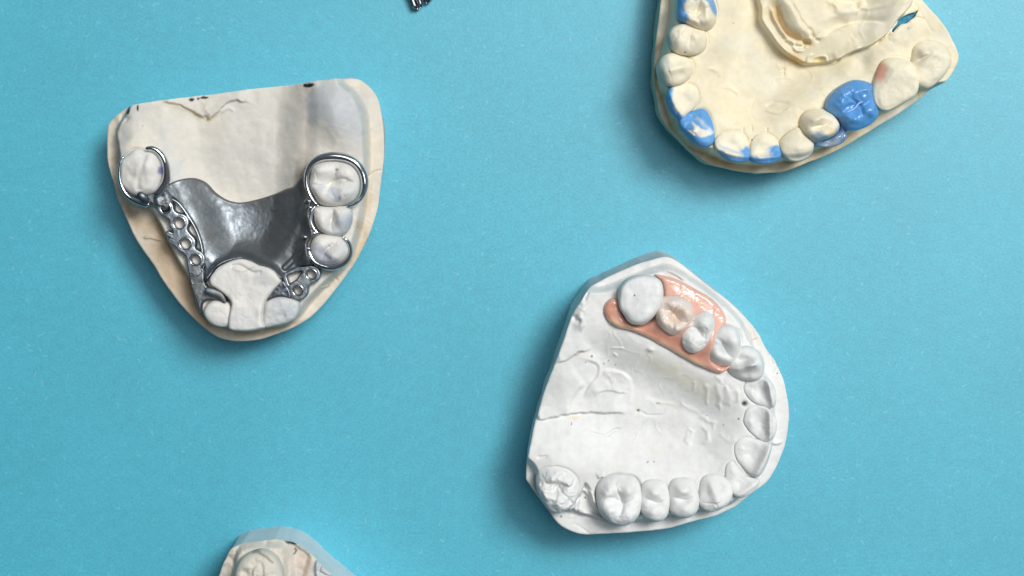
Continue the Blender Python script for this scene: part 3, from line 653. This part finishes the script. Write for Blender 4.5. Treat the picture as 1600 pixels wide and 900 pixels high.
hf("paper_coloured_plug", Poly(hq.p), hq.lo, hq.hi, 1.2, lambda X, Y, ph: 116+3*fbm(X, Y, 9, 2, 3), lambda x, y, z: (x, y, z-12), M_pl, cast2, Paint((.035,.24,.38), 100, .2), ORG2, rings=1)  # added plug, coloured as lit paper seen through the hole
def TOOTH2(q, *a, **k): return tooth(cast2, ORG2, q, *a, base=F2s, **k)
def p2(): return Paint((.825,.765,.60), 145)
p = p2(); p.poly([(1056,-20),(1058,36),(1070,38),(1074,26),(1068,10),(1078,0),(1098,0),(1108,6),(1112,16),(1122,22),(1126,-20)], BLU, .95, 3, 4, .9)
TOOTH2(TT2['a'], 'molar', 134, 156, (-1, .1), p, R=12)
p = p2(); p.blob(1048,60,6,16,0,(.45,.50,.50),.7,6)
TOOTH2(TT2['b'], 'premolar', 134, 154, (-1, .2), p, R=15, amp=.6)
p = p2(); p.blob(1036,108,8,26,0,(.45,.52,.50),.7,5)
TOOTH2(TT2['c'], 'canine', 134, 152, (-1, .3), p, R=13, amp=.8)
p = p2(); p.poly([(1036,130),(1053,134),(1052,155),(1060,172),(1066,182),(1074,190),(1060,196),(1036,170)], BLU, .97, 3.6, 6, .5)
TOOTH2(TT2['d'], 'incisor', 128, 136, (-1, .6), p, R=9, tilt=14, amp=.7)
p = p2(); p.poly([(1056,172),(1100,164),(1124,196),(1124,236),(1090,236),(1060,215)], BLU, .97, 3.6, 6, .5)
p.poly([(1082,190),(1088,196),(1098,201),(1114,204),(1112,210),(1100,213),(1088,213),(1074,202),(1083,203)], (.84,.80,.68), .95, 2, 3, .3)
p.line([(1090,185),(1104,197),(1114,206)], 3, (.50,.62,.74), .8, 3, .7)
TOOTH2(TT2['e'], 'canine', 128, 138, (-.8, 1), p, R=10, tilt=12)
p = p2(); p.poly([(1124,234),(1136,239),(1148,243),(1158,243),(1157,232),(1168,230),(1180,240),(1176,260),(1140,258),(1130,246)], BLU, .97, 3.6, 6, .5); p.line([(1126,228),(1142,234),(1160,240)], 2.4, (.40,.54,.68), .7, 2)
TOOTH2(TT2['f'], 'incisor', 128, 136, (-.2, 1), p, R=9, tilt=12, amp=.8)
p = p2(); p.poly([(1168,243),(1186,246),(1202,243),(1203,233),(1216,227),(1228,236),(1224,262),(1170,262)], BLU, .97, 3.6, 6, .5)
TOOTH2(TT2['g'], 'incisor', 128, 136, (.1, 1), p, R=9, tilt=12, amp=.8)
p = p2(); p.poly([(1216,238),(1240,241),(1264,238),(1276,228),(1276,262),(1216,262)], (.42,.46,.42), .85, 4, 2)
TOOTH2(TT2['h'], 'dome', 130, 146, (.2, 1), p, R=14, tilt=4, extra=lambda X, Y, u, v: 5*np.exp(-(u/.5)**2-((v-.2)/.3)**2)-6*ss((v-.45)/.4))
p = p2(); p.poly([(1262,214),(1280,208),(1296,212),(1308,200),(1318,190),(1320,226),(1270,228)], (.30,.40,.52), .9, 4, 6, .5); p.blob(1282,190,8,10,0,(.62,.58,.40),.4,6); p.blob(1298,206,7,5,0,(.80,.60,.25),.6,5)
TOOTH2(TT2['i'], 'premolar', 134, 154, (.5, 1), p, R=10, amp=1.1)
p = p2(); p.blob(1377,112,7,15,22,(.80,.40,.28),.95,4,.3)
TOOTH2(TT2['k'], 'dome', 134, 152, (.5, 1), p, R=12, pw=2.8, extra=lambda X, Y, u, v: -4*u)
TOOTH2(TT2['l'], 'dome', 132, 146, (.6, 1), p2(), R=14, extra=lambda X, Y, u, v: 5*np.exp(-((u-.1)/.2)**2-((v+.55)/.2)**2)-5*np.exp(-((u-.15)/.35)**2-((v+.35)/.07)**2)+5*np.exp(-((u+.35)/.25)**2-((v+.35)/.25)**2))
# wax crown: laid on the cast, a thing of its own
BC = [(1292,170),(1295,154),(1304,142),(1318,132),(1336,125),(1354,127),(1364,133),(1365,146),(1370,162),(1374,174),(1370,186),(1358,196),(1340,203),(1326,203),(1318,196),(1312,186),(1300,178)]
crown = empty("wax_crown", "glossy bright blue wax molar crown on the cream cast", "wax crown", ORG2)
p = Paint(BLU, 150, .7); p.blob(1332,160,26,20,20,(.12,.33,.70),.5,12)
M_wax = plaster("blue_wax", .55, 0, .2); M_wax.node_tree.nodes["Principled BSDF"].inputs["Specular IOR Level"].default_value = .65
tooth(crown, ORG2, BC, 'molar', 130, 153, (.5, 1), p, name="crown_surface", mat=M_wax, R=20, amp=.7, seed=3, noise=1.6, depth=30, extra=lambda X, Y, u, v: 5*fbm(X, Y, 13, 9, 2))
WX = [(1268,224),(1276,216),(1288,219),(1300,214),(1310,205),(1312,193),(1320,198),(1324,210),(1319,221),(1306,228),(1290,230),(1276,229)]
p = Paint((.16,.28,.46), 135, .8); p.blob(1300,222,16,6,-15,(.38,.42,.42),.7,6)
tooth(crown, ORG2, WX, 'dome', 122, 130, (.5, 1), p, name="wax_margin", mat=M_wax, R=6, noise=3, depth=25)
p = Paint((.25,.48,.80), 160, .9)
tube("wax_ridge", np.column_stack([P([(1322,176),(1334,170),(1341,162),(1348,158)], 150), [152,152,152,152]]), 1.6, 1.4, M_wax, crown, ORG2, n=8)
crown.children[-1].data.color_attributes.new("Col", 'FLOAT_COLOR', 'POINT')
_c = crown.children[-1].data.color_attributes["Col"]; _c.data.foreach_set("color", [.30,.52,.82,1]*len(_c.data))

# ================================================================== CAST 3: white, pink acrylic partial
Z3 = 140
O3 = [(1040,401.5),(1009,409),(974,422),(943,437),(920,451),(905,472),(894,490),(884,518),(869,559),(859,587),(848,620),(836,661),(828,694),(823,725),(822,749),(836,771),(857,799),(874,820),(905,834),(938,835),(989,832),(1040,827),(1056,823),(1092,813),(1122,805),(1148,793),(1173,773),(1199,753),(1212,733),(1224,705),(1230,679),(1233,648),(1231,623),(1224,594),(1214,569),(1196,543),(1186,523),(1166,497),(1143,474),(1117,454),(1084,428),(1061,410)]
G3 = [(840,570),(880,500),(898,452),(946,446),(1000,424),(1045,412),(1082,430),(1114,453),(1144,478),(1166,504),(1184,540),(1196,575),(1210,598),(1216,640),(1216,680),(1206,716),(1192,742),(1168,772),(1146,794),(1100,804),(1048,814),(1000,822),(960,823),(925,814),(896,808),(862,796),(838,760),(826,730),(790,700),(790,600)]
PL3 = [(760,585),(860,560),(900,515),(945,503),(990,523),(1050,552),(1110,580),(1146,602),(1166,640),(1163,680),(1148,708),(1126,735),(1092,748),(1050,750),(1000,746),(950,742),(905,716),(860,712),(760,716)]
F3 = Field(116, Z3)
F3.plateau(G3, 24, 12); F3.plateau(PL3, -27, 75)
F3.step([(836,659),(856,657),(890,650),(930,648),(985,649)], 9, 5, 42, wig=2, side=1, taper=9)
F3.bump(912,632,36,22,-8,-6).step([(890,655),(893,630),(905,612),(918,602)], 5, 8, 22, side=1)
F3.step([(925,624),(946,614),(966,616),(988,620)], 3.0, 3, 24, wig=2, side=1); F3.step([(988,640),(988,600),(976,586),(950,580),(938,590)], 4, 5, 18, side=1)
F3.step([(910,628),(922,605),(934,590),(934,572),(904,560)], 4, 5, 14, side=-1)
F3.step([(866,568),(882,564),(896,556),(906,552),(928,545)], 5.4, 5, 30, wig=3, side=1); F3.line([(900,552),(906,551),(912,550)], 1.5, -5)
F3.step([(905,470),(913,476),(909,490),(913,505),(909,520)], 4.8, 3, 16, wig=5, side=-1); F3.bump(895,500,10,20,20,-7)
F3.line([(896,492),(900,500),(908,504)], 4, -5); F3.line([(920,456),(912,470)], 2, -4, wig=2)
F3.line([(913,680),(928,679),(946,682),(962,676),(976,672)], 1.6, -3, wig=3); F3.line([(1000,645),(1014,653),(1040,652)], 1.2, -2, wig=2)
F3.line([(838,715),(848,713),(856,712)], 1.6, -3, wig=3); F3.line([(956,546),(966,545),(976,546)],1.4,2,wig=2); F3.line([(958,554),(966,560)],1.4,2,wig=3)
for L, w_, a_ in (([(1104,598),(1106,612),(1104,626),(1108,636)],3,5),([(1122,598),(1124,612),(1127,628),(1127,648)],3.4,6),([(1135,602),(1137,618),(1140,634)],4,6),([(1147,606),(1151,620),(1152,630)],3,5),
   ([(1098,664),(1107,676),(1106,688),(1098,698)],3,5),([(1084,672),(1080,684),(1075,698)],3,4.5),([(1092,652),(1108,658),(1121,664)],2.2,4),([(1116,664),(1114,676)],2.2,4),([(1118,588),(1126,594),(1128,602)],3,4),([(1086,594),(1082,612)],3,3),([(1062,630),(1078,640),(1096,646)],2.5,2.5),([(1125,680),(1140,690),(1150,684)],3,3),([(1024,628),(1046,634),(1060,640)],2,2)):
    F3.line(L, w_*1.25, a_*.4, wig=7)
F3.bump(1016,546,5,3,10,5).bump(1022,550,40,30,0,2)
F3.plateau([(905,770),(914,752),(926,768),(930,790),(948,808),(940,817),(912,805),(896,812),(890,796)], -14, 7)
F3.plateau([(893,802),(898,784),(908,780),(906,796),(902,806)], 9, 5); F3.plateau([(910,768),(922,764),(934,782),(938,806),(928,790)], 7, 4)
F3.bump(938,798,8,5,40,4).bump(902,800,4,4,0,3); F3.step([(934,748),(941,744),(941,755)], 5, 2, 6, wig=2)
F3.bump(875,728,38,22,20,9)
F3.line([(1204,692),(1214,696),(1226,694)], 2, 5, wig=1); F3.line([(1200,536),(1208,566),(1218,576),(1214,590)], 1.6, -4, wig=4); F3.step([(1166,512),(1176,534),(1186,530),(1184,516)], 4, 2, 8, wig=4)
F3.step([(1006,428),(1030,421),(1048,426),(1062,434),(1068,441)], 4, 3, 16, side=1)
TT3 = dict(
 m1=[(967,470),(969,452),(978,440),(992,433),(1008,431),(1024,434),(1034,442),(1037,458),(1034,474),(1026,490),(1014,502),(998,508),(984,504),(975,492),(969,482)],
 m4=[(1102,552),(1104,538),(1112,524),(1124,512),(1138,508),(1150,514),(1157,528),(1158,544),(1152,558),(1144,570),(1130,574),(1114,570),(1105,562)],
 m5=[(1138,576),(1144,560),(1154,546),(1168,542),(1182,547),(1192,560),(1195,576),(1190,590),(1176,596),(1158,594),(1144,586)],
 m6=[(1163,604),(1170,594),(1184,588),(1200,592),(1209,604),(1212,620),(1210,634),(1202,637),(1188,634),(1174,626),(1166,616)],
 m7=[(1164,650),(1168,640),(1180,634),(1196,636),(1208,646),(1213,660),(1210,678),(1203,688),(1194,691),(1182,684),(1170,672),(1163,660)],
 m8=[(1148,702),(1152,690),(1164,684),(1180,686),(1196,690),(1205,694),(1202,712),(1194,732),(1184,744),(1174,742),(1162,732),(1152,718)],
 m9=[(1134,742),(1136,728),(1144,722),(1152,730),(1162,742),(1176,747),(1186,750),(1182,762),(1168,774),(1152,777),(1144,770),(1136,758)],
 m10=[(1094,770),(1096,754),(1104,745),(1120,743),(1134,748),(1142,760),(1145,774),(1138,788),(1124,797),(1108,800),(1097,794),(1092,784)],
 m11=[(1046,772),(1048,757),(1056,750),(1072,749),(1084,753),(1091,768),(1093,788),(1088,802),(1074,810),(1058,809),(1048,800),(1047,786)],
 m12=[(1002,776),(1004,760),(1012,753),(1028,752),(1040,756),(1046,770),(1047,790),(1042,808),(1028,816),(1012,813),(1003,802),(1001,788)],
 m13=[(933,780),(934,762),(942,750),(958,744),(976,744),(992,748),(1001,762),(1003,782),(1000,802),(990,816),(974,822),(956,818),(942,808),(935,794)],
 m14=[(838,748),(842,736),(854,730),(872,728),(890,734),(902,748),(905,766),(900,784),(888,796),(872,802),(858,796),(846,780),(839,764)])
for k, q in TT3.items(): F3.line(q, 1.7, -2.2, closed=True)
F3.line([(850,797),(840,778),(838,752),(845,738)], 4, -5); F3.line(TT3['m13'], 3, -6, closed=True)
F3s = Field(116, Z3).plateau(G3, 24, 12).plateau(PL3, -27, 75)
F3.wrinkle(50, -.9, 3).wrinkle(24, .8, 5); F3.noise(60, 3.5, 2, 3).noise(11, .5, 4, 4)
WH3 = (.765, .77, .755)
c0 = P((1030, 620), 0)[0]; ORG3 = (c0[0], c0[1], 0)
cast3 = empty("dental_cast", "bright white plaster cast carrying the pink denture, lower right of centre", "dental cast", ORG3, "plaster dental casts on the blue paper")
pb3 = Paint(WH3, Z3); pb3.noise(60, (.75,.765,.76), .5, 2, -.1, .5); pb3.noise(30, (.76,.74,.68), .35, 7, .05, .6)
q_p3 = None
pb3.blob(1062,590,70,16,30,(.62,.60,.46),.45,10); pb3.blob(898,655,9,3,0,(.70,.58,.36),.6,4); pb3.blob(1183,528,8,14,-30,(.76,.68,.60),.6,5); pb3.blob(905,552,8,2,-10,(.35,.25,.15),.6,3)
pb3.line([(1020,400),(1100,446),(1170,508),(1215,580),(1226,640)], 6, (.76,.72,.67), .5, 4)
for x, y, r in ((1163,631,3.2),(925,558,1.8),(945,571,1.3),(953,566,1),(963,572,1),(999,646,1.8),(1029,633,1),(1032,633,1),(1154,654,1.6),(893,666,1),(1106,652,1),(877,812,1.6),(1131,665,1),(915,780,1.6),(916,568,1),(1023,723,1.2),(1013,723,1.2)):
    pb3.blob(x, y, r, r, 0, (.09,.06,.04), .95, 1.5)
F3.bump(1163,631,3.5,3.5,0,-8); F3.bump(999,646,2,2,0,-4)
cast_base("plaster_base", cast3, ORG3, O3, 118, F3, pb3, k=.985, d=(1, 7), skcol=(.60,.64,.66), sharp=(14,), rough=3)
def p3(): return Paint((.775,.785,.775), 155).noise(18, (.70,.72,.73), .4, 3, 0, .6)
T3 = lambda k, kind, zb, zt, out, **kw: tooth(cast3, ORG3, TT3[k], kind, zb, zt, out, kw.pop('p', None) or p3(), base=F3s if k != 'm1' else None, **kw)
T3('m1', 'dome', 150, 176, (.6,-1), R=15, pw=2.6, extra=lambda X, Y, u, v: 3*np.sin(u*3))
p = p3(); p.poly([(1110,562),(1108,540),(1120,540),(1134,552),(1150,554),(1140,572)], (.80,.80,.77), .8, 3, 3); p.line([(1120,535),(1128,545),(1144,552)], 4, (.52,.56,.58), .6, 3)
T3('m4', 'premolar', 146, 166, (.8,-.8), R=11, p=p, amp=1.2)
T3('m5', 'canine', 144, 162, (1,-.4), R=11, amp=1.1, extra=lambda X, Y, u, v: 6*np.exp(-((u+.05)/.14)**2-((v-.1)/.3)**2)-5*np.exp(-((u+.3)/.14)**2-((v-.05)/.3)**2))
T3('m6', 'incisor', 140, 148, (1,-.2), R=8, tilt=16); T3('m7', 'incisor', 140, 148, (1,0), R=8, tilt=16)
T3('m8', 'incisor', 140, 148, (1,.5), R=8, tilt=16); T3('m9', 'incisor', 141, 149, (.7,1), R=9, tilt=12, amp=.6)
T3('m10', 'canine', 143, 158, (.4,1), R=13, tilt=6, amp=.7); T3('m11', 'premolar', 144, 162, (.1,1), R=11, amp=1.1)
T3('m12', 'premolar', 144, 162, (0,1), R=11, amp=1.1, seed=5); T3('m13', 'molar', 145, 165, (0,1), R=14, seed=8, amp=1.1, noise=2.5)
p = p3(); p.blob(846,748,6,16,20,(.45,.48,.50),.5,6)
T3('m14', 'molar', 140, 156, (-.5,1), R=16, seed=9, amp=1.3, noise=5, p=p, extra=lambda X, Y, u, v: 7*fbm(X, Y, 12, 6, 3)-5*np.exp(-((u*.7-v*.7+.1*np.sin((u+v)*6))/.08)**2)*(abs(u) < .6))
# loose plaster beads between the two last teeth
# ---- the pink partial denture
ORGd = ORG3
den = empty("partial_denture", "pink acrylic partial denture with false teeth, fitted on the white cast", "partial denture", ORGd)
DP = [(1023,429),(1034,430),(1048,433),(1066,440),(1086,451),(1109,464),(1124,478),(1133,492),(1135,503),(1128,511),(1119,522),(1116,535),(1112,560),(1126,573),(1140,572),(1134,580),(1126,584),(1114,581),(1100,575),(1086,569),(1064,557),(1040,543),(1014,529),(989,518),(966,512),(952,503),(945,490),(945,478),(951,469),(960,466),(967,472),(970,484),(978,498),(990,507),(1002,509),(1016,503),(1028,490),(1036,474),(1038,456),(1034,440),(1027,433)]
qd = sdf_poly(DP, Z3+6); F3d = F3s
def zden(X, Y, ph):
    t = np.clip(-ph/7, 0, 1)
    z = F3d(X, Y)+2+9*np.sqrt(1-(1-t)**2)+1.5*fbm(X, Y, 14, 3, 3)
    for px, py, rr in ((1055,494,34),(1091,519,30),(1130,541,30)):
        c_ = P((px, py), Z3)[0]; z = z + 9*np.exp(-(np.hypot(X-c_[0], Y-c_[1])/rr)**4)
    return z
PK = (.77, .44, .35)
pd = Paint(PK, Z3+6); pd.line([(1060,436),(1100,458),(1126,482),(1134,506)], 11, (.77,.50,.42), .8, 4); pd.blob(1046,446,20,12,20,(.74,.46,.38),.7,6)
pd.line([(950,500),(985,514),(1015,528),(1060,552),(1100,573)], 3.4, (.78,.62,.42), .85, 2.5); pd.line([(975,500),(1010,514),(1050,532),(1095,556)], 8, (.64,.27,.17), .6, 4)
pd.blob(955,483,8,14,0,(.68,.30,.20),.6,5)
hf("acrylic_base", qd, qd.lo, qd.hi, 1.1, zden, lambda x, y, z: (x, y, z-16), M_ac, den, pd, ORGd, rings=2)
def enamel():
    t = NT("tooth_enamel"); at = t.n.new("ShaderNodeVertexColor"); at.layer_name = "Col"; t.l.new(at.outputs["Color"], t.b.inputs["Base Color"])
    t.b.inputs["Roughness"].default_value = .22; t.b.inputs["Subsurface Weight"].default_value = .4; t.b.inputs["Subsurface Radius"].default_value = (.001, .0008, .0006); t.b.inputs["Subsurface Scale"].default_value = 1
    b = t.bump(t.noise(500, 4, .6), .3, .0003); t.l.new(b, t.b.inputs["Normal"]); return t.m
M_en = enamel()
p = Paint((.76,.66,.59), 160); p.blob(1056,494,14,12,0,(.70,.54,.42),.6,6); p.blob(1065,470,18,7,20,(.68,.68,.65),.7,5)
tooth(den, ORGd, [(1026,492),(1028,478),(1036,467),(1050,464),(1066,466),(1078,474),(1084,486),(1082,500),(1074,512),(1062,520),(1050,523),(1038,516),(1029,506)], 'molar', 152, 172, (.5,-1), p, name="artificial_tooth", mat=M_en, grow=1.07, R=13, amp=1, seed=6, noise=2.5)
p = Paint((.74,.745,.73), 160); p.blob(1095,506,14,12,30,(.68,.69,.68),.5,6)
tooth(den, ORGd, [(1065,528),(1068,514),(1078,502),(1088,492),(1102,488),(1113,494),(1117,508),(1114,524),(1106,538),(1094,548),(1082,551),(1070,543)], 'premolar', 150, 170, (.6,-1), p, name="artificial_tooth", grow=1.07, R=12, seed=7, noise=3)
for x, y in ((1036,505),(1042,511),(1058,522),(1062,519),(1034,498),(1078,470),(1072,468)):   # beads of acrylic at the necks
    pass

# ================================================================== CAST 4: bottom edge
Z4 = 135
O4 = [(342,900),(350,878),(360,859),(378,850),(405,846),(430,843),(446,846),(461,850),(478,862),(494,875),(560,930),(640,985),(700,1040),(660,1130),(520,1180),(400,1150),(345,1040),(335,950)]
F4 = Field(118, Z4)
F4.plateau([(372,855),(430,848),(448,856),(450,900),(445,1000),(380,1040),(352,960),(358,900)], 16, 10)
F4.plateau([(362,1000),(362,900),(371,875),(386,864),(404,860),(426,866),(440,884),(446,910),(440,1000)], 10, 5)
F4.plateau([(446,848),(462,852),(485,872),(478,905),(470,1000),(448,1000),(450,900)], -10, 10)
F4.plateau([(490,905),(489,884),(494,877),(520,895),(620,980),(600,1040),(500,1000)], 12, 5); F4.line([(496,896),(520,905),(540,903)], 2, -4, wig=4); F4.line([(500,884),(497,900)], 2, -6, wig=2)
F4.bump(414,853,6,4,60,-5); F4.line([(352,868),(362,882),(368,894)], 4, -3, wig=6); F4.line([(340,890),(352,880)], 3, 3, wig=6)
F4.noise(50, 4, 5, 5).noise(9, 1.6, 3, 4)
c0 = P((470, 1000), 0)[0]; ORG4 = (c0[0], c0[1], 0)
cast4 = empty("dental_cast", "pale grey sided plaster cast corner rising from the bottom edge, below the framework cast", "dental cast", ORG4, "plaster dental casts on the blue paper")
pb4 = Paint((.66,.62,.545), Z4); pb4.blob(474,890,14,22,0,(.62,.50,.42),.6,8); pb4.poly([(489,920),(489,884),(494,877),(560,930),(560,960)], (.55,.62,.68), .8, 4, 3)
pb4.noise(30, (.55,.54,.50), .5, 3, 0, .5); pb4.blob(352,885,10,24,25,(.46,.43,.38),.6,10)
pb4.poly([(440,845),(450,845),(462,851),(455,857)], (.02,.04,.05), .95, 1.2, 2); pb4.line([(457,863),(459,867),(456,871)], 1.3, (.03,.03,.04), .9, 1); pb4.line([(462,850),(478,862)], 1, (.25,.22,.2), .7, 2)  # dark triangle: a chip's shadow painted flat, no notch there
def sk4(): pass
cast_base("plaster_base", cast4, ORG4, O4, 120, F4, pb4, k=1.0, d=(-6, -4), skcol=(.66,.76,.79), sharp=(3, 5), rough=3)  # pale blue side wall: light bounced off the paper, put into its colour
p = Paint((.68,.645,.56), 150); p.line([(396,862),(404,861),(414,865),(422,871),(428,876)], 1.5, (.14,.10,.07), .7, 1); p.blob(420,890,16,10,0,(.62,.58,.50),.5,6)
tooth(cast4, ORG4, [(366,930),(366,900),(373,880),(386,868),(404,863),(422,867),(434,880),(440,900),(438,935),(420,960),(390,962),(370,950)], 'dome', 148, 172, (-1,.2), p, R=26, noise=3.5, extra=lambda X, Y, u, v: -6*np.exp(-((u-.3)/.1)**2-((v-.35)/.2)**2)-3*np.exp(-((np.hypot(u+.1, v*1.3)-.5+.15*np.sin(3*np.arctan2(v,u)))/.1)**2))

# ================================================================== tool tip at the top edge
c0 = P((655, -20), 0)[0]; ORG5 = (c0[0], c0[1], 0)
tool = empty("dental_tool", "tip of a dark shiny ridged metal tool poking in at the top edge", "dental tool", ORG5)
def jaw(pa, pb, r0, r1, n=7, z=11):
    a = P(pa, z)[0]; b = P(pb, z)[0]; m = 26; d = (b-a)/np.linalg.norm(b-a); s_ = np.array([-d[1], d[0]]); L = np.linalg.norm(b-a)
    V = []; F = []; K = 42
    for i in range(m):
        t = i/(m-1); x = t*L; r = (r0+(r1-r0)*min(1, x/60))*math.sqrt(max(.03, 1-(1-min(1, x/5))**2))
        for k in range(K):
            th = 2*math.pi*k/K; rr = r*(1+.16*math.cos(n*th+x*.02)); V.append((*(a+d*x+s_*rr*math.cos(th)), z+rr*math.sin(th)))
    for i in range(m-1):
        for k in range(K): F.append((i*K+k, i*K+(k+1) % K, (i+1)*K+(k+1) % K, (i+1)*K+k))
    F.append(tuple(range(K))); F.append(tuple((m-1)*K+k for k in reversed(range(K))))
    return V, F
V, F = jaw((654,15), (628,-70), 7.5, 12); add_mesh("fluted_tip", V, F, M_tool, tool, None, ORG5)
V, F = jaw((665,5), (702,-70), 5, 12, 5, 12); add_mesh("tool_jaw", V, F, M_tool, tool, None, ORG5)
